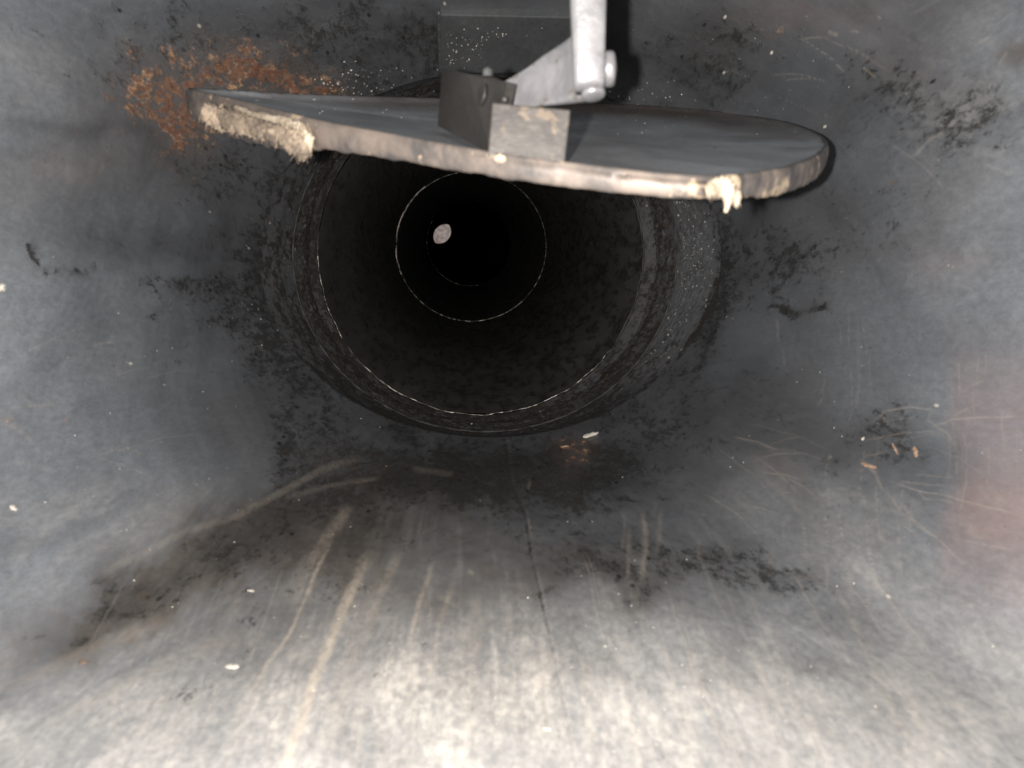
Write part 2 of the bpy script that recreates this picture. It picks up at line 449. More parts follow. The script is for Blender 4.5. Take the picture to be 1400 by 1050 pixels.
# --- dusty film, mainly on the floor, paling nearer to paint in glare
fl = sstep(680, 1040, B - .16 * np.clip(720 - A, 0, 2000) - .07 * np.clip(A - 720, 0, 2000)) * is_floor[:, None]
dust_glare += np.where(vis, fl * (.55 + .30 * fbm(A / 90, B / 160, 31, 3)), 0) * .8
blob(dust_glare, 330, 960, 330, 60, .22, -8); blob(dust_glare, 620, 960, 220, 120, .25); blob(dust_glare, 1040, 930, 240, 90, .10)
blob(dust_glare, 40, 90, 60, 40, .16); blob(dust_glare, 90, 230, 130, 30, .14, -6); blob(dust_glare, 60, 690, 150, 30, .12, -8); blob(dust_glare, 1310, 250, 90, 160, .07); blob(dust_glare, 20, 330, 60, 60, .06)  # the low left streak paints in a sheen on the wall
blob(dust_glare, 480, 790, 180, 90, .16, -15); blob(dust_glare, 1180, 760, 200, 60, .09, 20); blob(dust_glare, 1000, 660, 90, 50, .05)
blob(dust_glare, 1250, 130, 50, 26, .22, 30); blob(dust_glare, 1330, 140, 60, 20, .16, -20); blob(dust_glare, 1290, 170, 30, 20, .2); blob(dust_glare, 1340, 30, 60, 30, .16, -25)
# --- long wipe marks on the floor
for pts, w, a in [([(503, 755), (470, 830), (430, 930), (392, 1040), (380, 1100)], 8, .62), ([(458, 725), (430, 790), (400, 860), (365, 910), (335, 960)], 3.2, .42),
        ([(592, 765), (575, 820), (560, 880)], 4, .36), ([(548, 745), (530, 790), (505, 850)], 7, .26), ([(620, 790), (600, 860), (585, 930)], 4, .25),
        ([(498, 625), (440, 640), (380, 672), (330, 700), (290, 715)], 5, .17), ([(520, 655), (450, 662), (390, 676)], 3.4, .13), ([(330, 700), (260, 722), (200, 752), (140, 782)], 5, .12),
        ([(480, 690), (445, 735), (425, 770)], 8, .26), ([(880, 700), (884, 760), (880, 800)], 4, .34), ([(860, 720), (862, 800)], 3, .22), ([(905, 690), (900, 760)], 3, .2),
        ([(530, 770), (500, 850), (470, 930), (450, 1040)], 14, .16), ([(655, 800), (645, 900), (640, 1040)], 12, .12), ([(560, 640), (620, 650)], 4, .12), 
        ([(800, 900), (808, 1040)], 6, .2), ([(740, 880), (745, 1000)], 10, .12), ([(1160, 830), (1190, 900), (1240, 1000)], 4, .14), ([(1140, 800), (1230, 990), (1270, 1040)], 3, .2), ([(1190, 850), (1200, 990)], 3, .14),
        ([(0, 950), (120, 890), (240, 840)], 10, .18), ([(60, 1000), (180, 930), (330, 860)], 12, .16)]:
    stroke(scr, pts, w * .72, a * 1.0, warp=.45)
rs = random.Random(5)
for i in range(70):                               # fine wiping scratches down the floor
    x = rs.uniform(180, 1260); y = rs.uniform(760, 980); L = rs.uniform(40, 180)
    vx, vy = x - 640, y - 300; n = math.hypot(vx, vy); vx /= n; vy /= n
    stroke(scr, [(x, y), (x + vx * L * .6 , y + vy * L), (x + vx * L * 1.2, y + vy * L * 1.8)], rs.uniform(.5, 1.4), rs.uniform(.10, .32), warp=.5)
for i in range(30):
    x = rs.uniform(820, 1200); y = rs.uniform(680, 860); L = rs.uniform(15, 60)
    stroke(scr, [(x, y), (x + rs.uniform(-3, 3), y + L)], rs.uniform(.5, 1.0), rs.uniform(.12, .3), warp=.5)
for i in range(34):                               # right wall: fine strokes
    x = rs.uniform(1050, 1400); y = rs.uniform(420, 720); L = rs.uniform(20, 110)
    stroke(scr, [(x, y), (x + rs.uniform(-5, 5), y + L)], rs.uniform(.5, 1.1), rs.uniform(.08, .2), warp=.5)
for i in range(46):                               # loose curved scratches left and right
    x, y = rs.choice([(rs.uniform(0, 300), rs.uniform(430, 640)), (rs.uniform(1050, 1400), rs.uniform(20, 230)), (rs.uniform(1150, 1400), rs.uniform(560, 760)), (rs.uniform(950, 1100), rs.uniform(560, 700))])
    an = rs.uniform(-.5, .8); L = rs.uniform(15, 70)
    stroke(scr, [(x, y), (x + math.cos(an) * L, y + math.sin(an) * L), (x + math.cos(an + .1) * L * 1.8, y + math.sin(an + .1) * L * 1.8)], rs.uniform(.4, .9), rs.uniform(.08, .24), warp=.4)
for pts, w, a in [([(1190, 574), (1205, 560), (1240, 555), (1275, 560)], 1.3, .55), ([(1200, 566), (1212, 580)], 1.3, .4),
        ([(1265, 580), (1300, 572), (1400, 570)], 1.3, .55), ([(1268, 560), (1263, 572), (1290, 590), (1300, 610)], 1.8, .35), ([(1300, 568), (1345, 550)], 1.3, .4), ([(1322, 530), (1350, 518)], 1.2, .35),
        ([(1178, 628), (1200, 650), (1215, 680)], 3, .4), ([(1180, 627), (1215, 612)], 1.2, .35), ([(1218, 662), (1260, 672), (1320, 685), (1400, 706)], 1.5, .5), ([(1230, 660), (1290, 663)], 1.3, .4), ([(1250, 648), (1300, 650)], 1.2, .35),
        ([(1215, 675), (1240, 705), (1290, 740), (1310, 760)], 2, .28), ([(1240, 690), (1260, 720)], 1.2, .3), ([(1255, 668), (1270, 684), (1310, 690)], 1.2, .3), ([(1310, 742), (1400, 760)], 1.5, .25),
        ([(0, 580), (20, 588), (48, 608)], 3, .35), ([(0, 560), (40, 556), (75, 552)], 2.5, .25), ([(20, 460), (60, 462), (105, 468)], 2.2, .18), ([(20, 630), (90, 640)], 3, .14),
        ([(1177, 92), (1198, 110)], 1.6, .75), ([(1130, 43), (1145, 50)], 3, .5), ([(1196, 22), (1202, 26)], 2, .6), ([(1160, 44), (1172, 45)], 2, .5),
        ([(1250, 215), (1270, 192), (1290, 178)], 3, .3), ([(1335, 60), (1360, 46)], 2.5, .35), ([(1345, 95), (1355, 140), (1368, 155)], 1.5, .3), ([(1365, 90), (1378, 70)], 3, .3),
        ([(1175, 440), (1170, 500), (1165, 560)], 3, .14), ([(640, 780), (648, 784)], 3, .6), ([(725, 660), (722, 672)], 2, .4)]:
    stroke(scr, pts, w * .55, a * .62, warp=.5)
# seam line in the floor, dirt lies in it
d, t = seg_dist(A + wx * 1.0, B, seam_pts)
scr += np.where(vis & below, .14 * sstep(3.0, .8, np.abs(A - sx - 4.5)) * vnoise(B / 30, A / 60, 41), 0)  # pale line: highlight of the lapped edge, painted with the scratch mask
soot += np.where(vis & below, .62 * sstep(3.2, .8, d) * (.35 + .65 * vnoise(B / 22, A / 50, 40)) * sstep(1080, 800, B), 0)
# pinkish reflection painted into the right wall's colour, ends in a fairly clean edge
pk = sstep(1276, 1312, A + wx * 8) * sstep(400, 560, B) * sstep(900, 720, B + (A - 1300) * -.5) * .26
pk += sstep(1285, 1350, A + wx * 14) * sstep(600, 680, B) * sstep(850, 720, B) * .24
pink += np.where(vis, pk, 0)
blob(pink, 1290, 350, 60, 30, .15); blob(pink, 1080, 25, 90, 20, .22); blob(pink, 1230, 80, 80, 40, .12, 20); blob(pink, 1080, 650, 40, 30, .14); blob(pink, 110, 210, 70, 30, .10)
blob(soot, 1240, 620, 60, 50, .18); blob(soot, 1270, 700, 16, 60, .12)
blob(spk, 640, 60, 90, 40, .8); blob(spk, 470, 110, 60, 20, 1.1); blob(spk, 1080, 100, 160, 90, .35); blob(spk, 560, 130, 60, 12, 1.0); blob(spk, 230, 560, 160, 100, .30)
blob(spk, 940, 60, 120, 60, .4); blob(spk, 1000, 300, 40, 60, .5)
# soot film all round the spigot, widened to paint in the funnel's shading
ringd = sstep(.32, .37, P[..., 1])
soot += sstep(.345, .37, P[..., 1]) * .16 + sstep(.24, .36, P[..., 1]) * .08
grime_shade = sstep(.20, .355, P[..., 1]) * .62 * (.65 + .7 * fbm(A / 70, B / 70, 71, 4))
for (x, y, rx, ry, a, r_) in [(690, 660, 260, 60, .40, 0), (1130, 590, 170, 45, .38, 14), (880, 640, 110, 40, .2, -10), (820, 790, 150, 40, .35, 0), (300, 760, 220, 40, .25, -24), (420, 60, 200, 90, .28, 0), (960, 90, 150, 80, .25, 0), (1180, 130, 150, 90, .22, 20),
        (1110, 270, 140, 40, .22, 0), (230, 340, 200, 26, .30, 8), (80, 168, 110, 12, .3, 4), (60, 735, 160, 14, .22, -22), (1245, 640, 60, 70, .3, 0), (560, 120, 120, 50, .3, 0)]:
    blob(grime_shade, x, y, rx, ry, a, r_)  # dark bands across the lower corners paint in shade of their folds
grime_shade = .85 * np.tanh(grime_shade / .85)
fine_n = fbm(A / 7, B / 5.5, 61, 3); med_n = fbm(A / 30, B / 20, 64, 3)
fmask = sstep(620, 700, B) * is_floor[:, None]
ang = np.arctan2(A - 640, np.maximum(B - 250, 1)); rad = np.hypot(A - 640, B - 250)
streak_n = fbm(ang * 34, rad / 95, 75, 4); streak_f = fbm(ang * 110, rad / 120, 79, 3)
dust_glare *= np.where(fmask > 0, (.62 + .34 * fine_n + .26 * (streak_n - .5) + .34 * (streak_f - .5) + .21), .8 + .4 * fine_n)
dust_glare += np.where(vis, fmask * (.06 * sstep(.5, .62, fine_n) + .16 * sstep(.5, .75, streak_n)), 0)
rust *= .12 + 1.65 * fine_n
for (x, y, rx, ry, a, r_) in [(300, 760, 240, 60, .85, -22), (150, 850, 160, 40, .7, -30), (520, 720, 200, 70, .75, -5), (430, 840, 200, 60, .4, -10), (840, 780, 170, 45, .7, 0), (700, 650, 180, 40, .5, 0), (650, 830, 160, 60, .35, 0),
        (1010, 45, 160, 50, .35, 0), (90, 220, 120, 60, .35, 0), (640, 60, 90, 50, .5, 0), (960, 590, 80, 40, .35, 20), (1060, 640, 60, 40, .3, 30), (1390, 75, 30, 20, .8, -20), (1200, 10, 140, 30, .4, 0), (420, 720, 160, 70, .4, -20)]:
    blob(brn, x, y, rx, ry, a * 1.15, r_)
brn *= (.5 + .7 * med_n) * (.55 + .8 * fine_n)
crk = sstep(.52, .58, fbm(A / 17, B / 13, 66, 4))
dust_glare += np.where(vis, .12 * crk * np.exp(-(((A - 1290) / 110) ** 2 + ((B - 150) / 90) ** 2) ** 1.5), 0)
soot += np.where(vis, .16 * (1 - crk) * np.exp(-(((A - 1290) / 120) ** 2 + ((B - 160) / 90) ** 2) ** 1.5), 0)
for pts, w, a in [([(368, 380), (392, 440), (412, 490), (404, 545), (385, 605)], 6, .9), ([(412, 490), (430, 520), (470, 560), (500, 590)], 7, .6), ([(33, 332), (40, 354), (52, 368)], 4, 1.0), ([(56, 370), (66, 376)], 5, .9), ([(74, 370), (84, 368)], 4, .7),
        ([(90, 370), (108, 380), (118, 372)], 4.5, .9), ([(128, 355), (130, 372)], 3, .7), ([(372, 300), (376, 350), (392, 400)], 5, .5), ([(985, 350), (978, 400), (962, 450), (945, 490)], 8, 1.0), ([(940, 500), (900, 545)], 4, .6),
        ([(1060, 424), (1082, 424)], 5, 1.1), ([(1050, 360), (1060, 395)], 4, .7), ([(1075, 340), (1092, 350), (1100, 352)], 4, .6), ([(1108, 424), (1125, 420)], 3, .8), ([(690, 610), (697, 650)], 3, .7), ([(640, 620), (652, 690)], 9, .5), ([(490, 122), (560, 100)], 5, .8),
        ([(715, 700), (728, 700)], 5, .8)]:
    stroke(soot, pts, w, a, warp=2.2)
soot = .95 * np.tanh(np.maximum(soot, 0) / .95)
ATT = dict(grime_shade=grime_shade, brown=brn, soot=soot, dust_glare=dust_glare, rust=rust, scratch=scr, pink=pink, speck=spk)

P = P + inw * disp[..., None]
hood = empty("smoke_hood", (0, 0.1, -0.1))
tag(hood, "grey steel square-to-round hood around the sooty round flue opening, with rust at upper left", "smoke hood")
NY = yy.shape[1]
fs = np.arange(NS)[:, None] * np.ones((1, NY - 1), int)
s_face = (s[:, None] + 4 / NS) * np.ones((1, NY - 1))
fa = (A[:, :-1] + np.roll(A, -1, 0)[:, :-1]) / 2; fb = (B[:, :-1] + np.roll(B, -1, 0)[:, :-1]) / 2
seamx = np.interp(fb, [p[1] for p in seam_pts], [p[0] for p in seam_pts])
region = np.floor(s_face).astype(int) % 8
region = np.where((region == 6) & (fa > seamx), 8, region)
names = {0: "side_panel", 4: "side_panel", 2: "top_panel", 6: "floor_panel", 8: "floor_panel", 1: "corner_gusset", 3: "corner_gusset", 5: "corner_gusset", 7: "corner_gusset"}
plabel = {6: "floor sheet left of the seam with pale wipe marks", 8: "floor sheet right of the seam", 0: "right side panel with scratches and painted-in pinkish reflection", 4: "left grey side panel",
          3: "upper left corner with orange rust", 1: "upper right corner with pale blotches", 5: "lower left corner", 7: "lower right corner", 2: "top panel"}
vid = np.arange(NS * NY).reshape(NS, NY)
nxt = np.roll(vid, -1, 0)
quads = np.stack([vid[:, :-1], vid[:, 1:], nxt[:, 1:], nxt[:, :-1]], -1)
Pf = P.reshape(-1, 3)
def sub_mesh(name, q):
    ids, inv = np.unique(q.reshape(-1), return_inverse=True)
    me = bpy.data.meshes.new(name)
    me.vertices.add(len(ids)); me.vertices.foreach_set("co", Pf[ids].reshape(-1).astype(np.float32))
    me.loops.add(q.size); me.loops.foreach_set("vertex_index", inv.reshape(-1).astype(np.int32))
    me.polygons.add(len(q)); me.polygons.foreach_set("loop_start", np.arange(0, q.size, 4, dtype=np.int32))
    me.polygons.foreach_set("loop_total", np.full(len(q), 4, np.int32))
    me.update(calc_edges=True); smooth(me)
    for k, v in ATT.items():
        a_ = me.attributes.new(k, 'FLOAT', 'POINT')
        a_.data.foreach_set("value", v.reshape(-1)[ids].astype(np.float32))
    return me
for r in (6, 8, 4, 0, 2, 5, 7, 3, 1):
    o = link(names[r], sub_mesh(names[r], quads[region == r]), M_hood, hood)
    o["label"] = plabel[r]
rebase(hood)
# coarse copy for finding points on the hood (not linked)
step_s, step_y = 16, 4
Pc = P[::step_s, ::step_y]; nu, nv = Pc.shape[:2]
vc = np.arange(nu * nv).reshape(nu, nv); vn = np.roll(vc, -1, 0)
qc = np.stack([vc[:, :-1], vc[:, 1:], vn[:, 1:], vn[:, :-1]], -1).reshape(-1, 4)
BV = [BVHTree.FromPolygons([tuple(p) for p in Pc.reshape(-1, 3)], [tuple(int(i) for i in q) for q in qc])]

# ------------------------------------------------------------------ spigot / collar and flue pipes
AX = np.array([-.0675, 1.0, .196])
def ring_from_px(cx, cy, rx, ry, d, n, rough=0.0, seed=0, fr=30):
    th = np.linspace(0, 2 * math.pi, n, endpoint=False)
    c = np.array([(cx - 700) / F * d, d, (525 - cy) / F * d])
    k = 1.0
    if rough:
        k = 1 + rough * (fbm(np.cos(th) * fr * .16 + 50, np.sin(th) * fr * .16 + 50 + d * 7, seed, 4) - .5) * 2
    return c + np.stack([k * rx * d / F * np.cos(th), 0 * th, k * ry * d / F * np.sin(th)], -1)
def loft(name, rings, mat, parent, attrs=None, close=True):
    return link(name, grid_mesh(name, np.stack(rings, 1), attrs, closed_u=close, flip=True), mat, parent)
NC = 1400
thc = np.linspace(0, 2 * math.pi, NC, endpoint=False)
def lerp_profile(prof, per_seg):
    out = []
    for (a, b), k in zip(zip(prof[:-1], prof[1:]), per_seg):
        for i in range(k):
            t = i / k
            out.append(tuple(a[j] * (1 - t) + b[j] * t for j in range(5)))
    out.append(prof[-1])
    return out
def collar_grid(prof, per_seg, lump, seed):
    rings = lerp_profile(prof, per_seg)
    G_ = np.stack([ring_from_px(cx, cy, rx, ry, d, NC) for (cx, cy, rx, ry, d) in rings], 1)
    dd = np.array([r[4] for r in rings])
    tq = (((thc - math.pi / 2) % (2 * math.pi)) / (2 * math.pi))[:, None] + 0 * dd; vv = dd + 0 * tq
    n1 = fbm(tq * 120, vv * 240, seed, 4); n2 = fbm(tq * 480, vv * 900, seed + 5, 3)
    amp = np.interp(dd, [p[4] for p in prof], lump)
    disp = (sstep(.46, .72, n1) * .8 + (n2 - .5) * .8) * amp
    c = np.stack([np.array([(r[0] - 700) / F * r[4], r[4], (525 - r[1]) / F * r[4]]) for r in rings], 0)
    inn = c[None] - G_; inn /= np.linalg.norm(inn, axis=-1, keepdims=True)
    G_ = G_ + inn * disp[..., None]
    return G_, dd, n1
collar = empty("flue_collar", (-.012, .37, -.03))
tag(collar, "sooty round spigot ring between the grey hood and the black flue pipe", "flue collar")
CPROF = prof = [(670, 348, 315.5, 250.5, .3695), (668, 348, 290, 247.5, .388), (664, 347.5, 268, 245, .408), (663, 347, 261.5, 242.5, .4143)]
Gc, dd, n1 = collar_grid(prof, (22, 40, 6), (.0000, .0007, .0010, .0), 50)
right = np.clip(np.cos(thc), 0, 1)[:, None]; low = np.clip(-np.sin(thc), 0, 1)[:, None]; left = np.clip(-np.cos(thc), 0, 1)[:, None]
sa = .36 + .10 * left + .28 * low + 0 * n1 - .42 * sstep(.5, .95, right) * sstep(.372, .380, dd)[None]
sa = sa + .35 * (sstep(.42, .6, n1) - .5)
sa = sa + .12
sa += .5 * sstep(.8, .95, right) * sstep(.380, .372, dd)[None] * sstep(.0, -.35, np.sin(thc))[:, None]
sp_ = 1.15 * sstep(.72, .95, right) * sstep(.372, .378, dd)[None] + .3 * left
o = loft("collar_wall", [Gc[:, i] for i in range(Gc.shape[1])], M_collar, collar, dict(soot=sa, speck=sp_ * np.ones_like(sa), rust=np.full_like(sa, .12)))
# shoulder between the spigot and the pipe
prof = [(663, 347, 262.5, 243.5, .4135), (662, 346.5, 247, 236, .428), (659, 345.5, 238, 231, .442), (657, 345, 223, 223, .4505)]
Gs, dd, n1 = collar_grid(prof, (24, 20, 16), (.0006, .0016, .0009, .0002), 60)
sa = .75 + 0 * n1 - .20 * sstep(.3, .75, right) * sstep(.434, .442, dd)[None] - .12 * sstep(.7, 1, right) + .3 * (sstep(.4, .6, n1) - .5)
loft("collar_shoulder", [Gs[:, i] for i in range(Gs.shape[1])], M_collar, collar, dict(soot=sa, speck=np.full_like(sa, .15), rust=np.full_like(sa, .2)))

def bead(name, cx, cy, rx, ry, d, rad, mat, parent, seed, wob=.004, a0=0, a1=2 * math.pi, n=1000):
    """an irregular rolled edge following a ring"""
    closed = abs(a1 - a0 - 2 * math.pi) < 1e-6
    th = np.linspace(a0, a1, n, endpoint=not closed)
    k = 1 + wob * (fbm(np.cos(th) * 9 + 30, np.sin(th) * 9 + 30, seed, 4) - .5)
    c = np.array([(cx - 700) / F * d, d, (525 - cy) / F * d])
    m = 10
    ph = np.linspace(0, 2 * math.pi, m, endpoint=False)
    rr = rad * (.55 + .9 * fbm(np.cos(th) * 16 + 70, np.sin(th) * 16 + 70, seed + 3, 3))
    X = np.zeros((n, m + 1, 3))
    for j in range(m + 1):
        a = ph[j % m]
        R1 = rx * d / F * k + rr * np.cos(a); R2 = ry * d / F * k + rr * np.cos(a)
        X[:, j] = c + np.stack([R1 * np.cos(th), 0 * th + rr * np.sin(a), R2 * np.sin(th)], -1)
    return link(name, grid_mesh(name, X, None, closed_u=closed), mat, parent)
o = bead("outer_lip", 663, 347, 262.5, 243.5, .4115, .00045, M_lip_dull, collar, 81)
o["label"] = "thin grey edge round the outside of the spigot"
rebase(collar)

def centre(d):
    base = np.array([-.0194, .45, .0812]) + (min(d, 1.7) - .45) * AX
    if d <= 1.7: return base
    t = (d - 1.7)
    tgt5 = np.array([(609 - 700) / F * 5, 5, .202 * 5]); tgt6 = np.array([(600.3 - 700) / F * 6.1, 6.1, (525 - 316.6) / F * 6.1])
    if d <= 5:
        u = (d - 1.7) / 3.3; return base * (1 - u) + tgt5 * u
    u = (d - 5) / 1.1; return tgt5 * (1 - u) + tgt6 * u
def tube(name, depths, radii, mat, parent, n=700, lump=.0, seed=0, soot=None):
    th = np.linspace(0, 2 * math.pi, n, endpoint=False)
    rings = []
    for d, r in zip(depths, radii):
        c = centre(d)
        k = lump * (fbm(np.cos(th) * 5 + 40, np.sin(th) * 5 + 40 + d * 9, seed, 4) - .5) * 2
        rings.append(c + np.stack([(r + k) * np.cos(th), 0 * th, (r + k) * np.sin(th)], -1))
    X = np.stack(rings, 1)
    dd_ = np.asarray(depths)[None, :]
    sv = fbm((((th - math.pi / 2) % (2 * math.pi)) * 24)[:, None] + dd_ * 0, dd_ * 60 + 0 * th[:, None], seed + 9, 4)
    at_ = dict(soot=sstep(.3, .7, sv) * .5)
    return link(name, grid_mesh(name, X, at_, closed_u=True, flip=True), mat, parent)
def px_of(d, r):
    c = centre(d); return 700 + F * c[0] / d, 525 - F * c[2] / d, F * r / d
GRP = "flue pipe sections"
def pipe(d0, d1, r0, r1, label, nd, beads, seed, mat, lump=.0006, off=(0, 0)):
    p = empty("flue_pipe", tuple(centre(d0)))
    tag(p, label, "flue pipe", GRP)
    ds = np.linspace(d0, d1, nd)
    tube("pipe_wall", ds, np.linspace(r0, r1, nd), mat, p, 900, lump, seed)
    cx, cy, r = px_of(d0, r0)
    for k, (m_, lr, wob, a0, a1, dr) in enumerate(beads):
        bead("lip", cx + off[0], cy + off[1], r + dr, r + dr, d0 - .002 * k, lr, m_, p, seed + 1 + k * 7, wob, math.radians(a0), math.radians(a1))
    rebase(p)
    return p
pipe(.4515, .975, .1003, .1003, "nearest and widest flue pipe, black inside with a glinting irregular lip", 160,
     [(M_lip, .00034, .02, 168, 322, 0), (M_lip_dull, .0005, .02, -38, 100, 0)], 90, M_pipe, .0014)  # the lip's glint is set by material: bright arc lower left, dull arc right
pipe(.968, 1.69, .0990, .0985, "middle flue pipe section with a thin bright lip deep inside the opening", 60,
     [(M_lip, .00080, .004, 100, 360, 0), (M_lip, .0006, .004, 0, 100, .0), (M_lip, .00038, .004, 225, 415, 2.6)], 92, M_pipe, .0005, (.5, .5))
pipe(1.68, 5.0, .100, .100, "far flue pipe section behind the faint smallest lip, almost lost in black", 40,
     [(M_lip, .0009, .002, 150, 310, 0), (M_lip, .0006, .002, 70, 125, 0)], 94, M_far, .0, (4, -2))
last = empty("flue_outlet", tuple(centre(5.0)))
tag(last, "far end of the flue, a bent outlet open to daylight as a small pale spot", "flue outlet")
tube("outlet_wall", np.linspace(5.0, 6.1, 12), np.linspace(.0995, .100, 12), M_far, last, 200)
# baffle rings leave the lens-shaped gap between them
def annulus(name, c, ri, ro, mat, parent, n=120):
    th = np.linspace(0, 2 * math.pi, n, endpoint=False)
    X = np.stack([np.array(c) + np.stack([r * np.cos(th), 0 * th + dy, r * np.sin(th)], -1) for r, dy in ((ri, .004), (ri, 0), (ro, 0))], 1)
    return link(name, grid_mesh(name, X, None, closed_u=True), mat, parent)
annulus("elbow_edge", centre(5.0), .082, .30, M_far, last)
annulus("outlet_edge", centre(6.1), .0985, .30, M_far, last)
rebase(last)
# daylight beyond the outlet
m, nt, p_ = nt_new("daylight_sky")
g = G(nt); tc = g.n('ShaderNodeTexCoord').outputs['Object']
colr = g.mix(g.ramp(g.noise(tc, 26, 4, .6), .35, .65), (.17, .14, .13), (.33, .27, .245))
nt.links.new(colr, p_.inputs['Emission Color']); p_.inputs['Emission Strength'].default_value = 1.0
p_.inputs['Base Color'].default_value = (0, 0, 0, 1); p_.inputs['Specular IOR Level'].default_value = 0
bm = bmesh.new(); bmesh.ops.create_grid(bm, x_segments=4, y_segments=4, size=.45)
me = bpy.data.meshes.new("sky"); bm.to_mesh(me); bm.free()
sky = link("sky", me, m); sky.location = (-.68, 6.8, 1.42); sky.rotation_euler = (math.pi / 2, 0, 0)
tag(sky, kind="structure")

# ------------------------------------------------------------------ damper
TILT, ROLL = .43, .066
PC = Vector((.002, .25, .0925))
Mx = Matrix.Rotation(TILT, 3, 'X') @ Matrix(((math.cos(ROLL), 0, math.sin(ROLL)), (0, 1, 0), (-math.sin(ROLL), 0, math.cos(ROLL))))
PN = Mx @ Vector((0, 0, 1))
def on_plate(px, py, lift=0.0):
    v = Vector(((px - 700) / F, 1, (525 - py) / F))
    return v * ((PN.dot(PC) + lift) / PN.dot(v))
outline = [(257, 121), (300, 131), (350, 143), (440, 165), (520, 180), (600, 195), (700, 212), (780, 222), (860, 232), (920, 238), (970, 240), (1020, 237), (1070, 229), (1104, 219), (1124, 207),
           (1130, 196), (1118, 182), (1082, 168), (1040, 160), (1000, 154), (960, 150), (900, 145), (830, 141), (760, 138), (690, 136), (600, 134), (520, 132), (430, 129), (360, 126), (300, 122)]
opts = [on_plate(*q) for q in outline]
# resample smoothly (closed Catmull-Rom) in the plane of the plate
def crom(pts, k):
    out = []; n = len(pts)
    for i in range(n):
        p0, p1, p2, p3 = pts[i - 1], pts[i], pts[(i + 1) % n], pts[(i + 2) % n]
        for j in range(k):
            t = j / k
            out.append(.5 * ((2 * p1) + (p2 - p0) * t + (2 * p0 - 5 * p1 + 4 * p2 - p3) * t * t + (3 * p1 - p0 - 3 * p2 + p3) * t ** 3))
    return out
rimc = np.array([tuple(p) for p in crom(opts, 24)])
NR = len(rimc)
ctr = rimc.mean(0)
pn = np.array(tuple(PN))
out_dir = rimc - ctr; out_dir -= (out_dir @ pn)[:, None] * pn; out_dir /= np.linalg.norm(out_dir, axis=1, keepdims=True)
arc = np.concatenate([[0], np.cumsum(np.linalg.norm(np.diff(rimc, axis=0), axis=1))])
ragn = fbm(arc * 500, arc * 0 + 3, 120, 4) - .5
pxr = 700 + F * rimc[:, 0] / rimc[:, 1]
frontness = np.clip(-(out_dir[:, 1]), 0, 1)
rag = .0002 + .0006 * sstep(900, 1050, pxr)
rimc = rimc + out_dir * (ragn * rag)[:, None]
damper = empty("damper", tuple(PC))
tag(damper, "tilted steel damper plate with worn pale rim hanging across the top of the flue opening", "damper")
# top face: shallow dish
K = [1.0, .985, .965, .93, .88, .8, .7, .6, .5, .4, .3, .2, .1, .0]
rings = []
for k in K:
    q = ctr + (rimc - ctr) * k
    dish = -.0030 * (1 - k ** 2) - .0012 * float(sstep(1.0, .93, np.array(k)))
    rings.append(q + pn * dish)
X = np.stack(rings, 1)
Kg = np.array(K)[None] * np.ones((NR, 1))
backd = np.clip(out_dir[:, 1], 0, 1)[:, None] * sstep(.6, .85, Kg)
pa = dict(soot=.10 + 1.0 * sstep(.982, .99, Kg) + 0 * Kg, rust=.22 * backd, pink=.12 * backd, speck=.5 * backd, brown=.9 * backd + .28 * sstep(.45, .65, fbm(X[..., 0] * 60 + 9, X[..., 1] * 60 + 9, 140, 4)), grime_shade=.28 * sstep(.45, .7, fbm(X[..., 0] * 45 + 5, X[..., 1] * 90 + 9, 145, 4)))  # outermost ring: shadowed gap behind the rim, painted in as soot
link("plate", grid_mesh("plate", X, pa, closed_u=True), M_plate, damper)
# rim skirt, hanging down from the edge, with real thickness
hh = np.interp(pxr, [250, 262, 300, 400, 440, 560, 700, 950, 1040, 1135], [.0060, .0105, .0122, .0104, .0068, .0056, .0050, .0044, .0050, .0062])
hh = hh * (1 + .10 * (fbm(arc * 260, arc * 0 + 9, 130, 4) - .5) * 2 * sstep(200, 300, pxr))
hh = hh + .0012 * sstep(960, 1030, pxr) * (fbm(arc * 450, arc * 0 + 4, 131, 4)) * frontness
prof = [(-.0001, .0), (.0001, -.0001), (.0003, -.0002), (.0006, -.0006), (.0009, -.0012), (.0010, -.25), (.0011, -.5), (.0010, -.75), (.0006, -.95), (-.0002, -1.0), (-.0016, -.98), (-.0018, -.5), (-.0016, -.1)]
rings = []
for (o_, v) in prof:
    vv = np.full(NR, v) if abs(v) < .002 else v * hh
    lum = (fbm(arc * 260 + v * 5, arc * 0 + 8 + v * 9, 133, 3) - .5) * (.0009 if v < -.002 else 0)
    rings.append(rimc + out_dir * (o_ + lum * .5)[:, None] + pn * vv[:, None])
rim_o = link("rim", grid_mesh("rim", np.stack(rings, 1), None, closed_u=True), M_rim, damper)

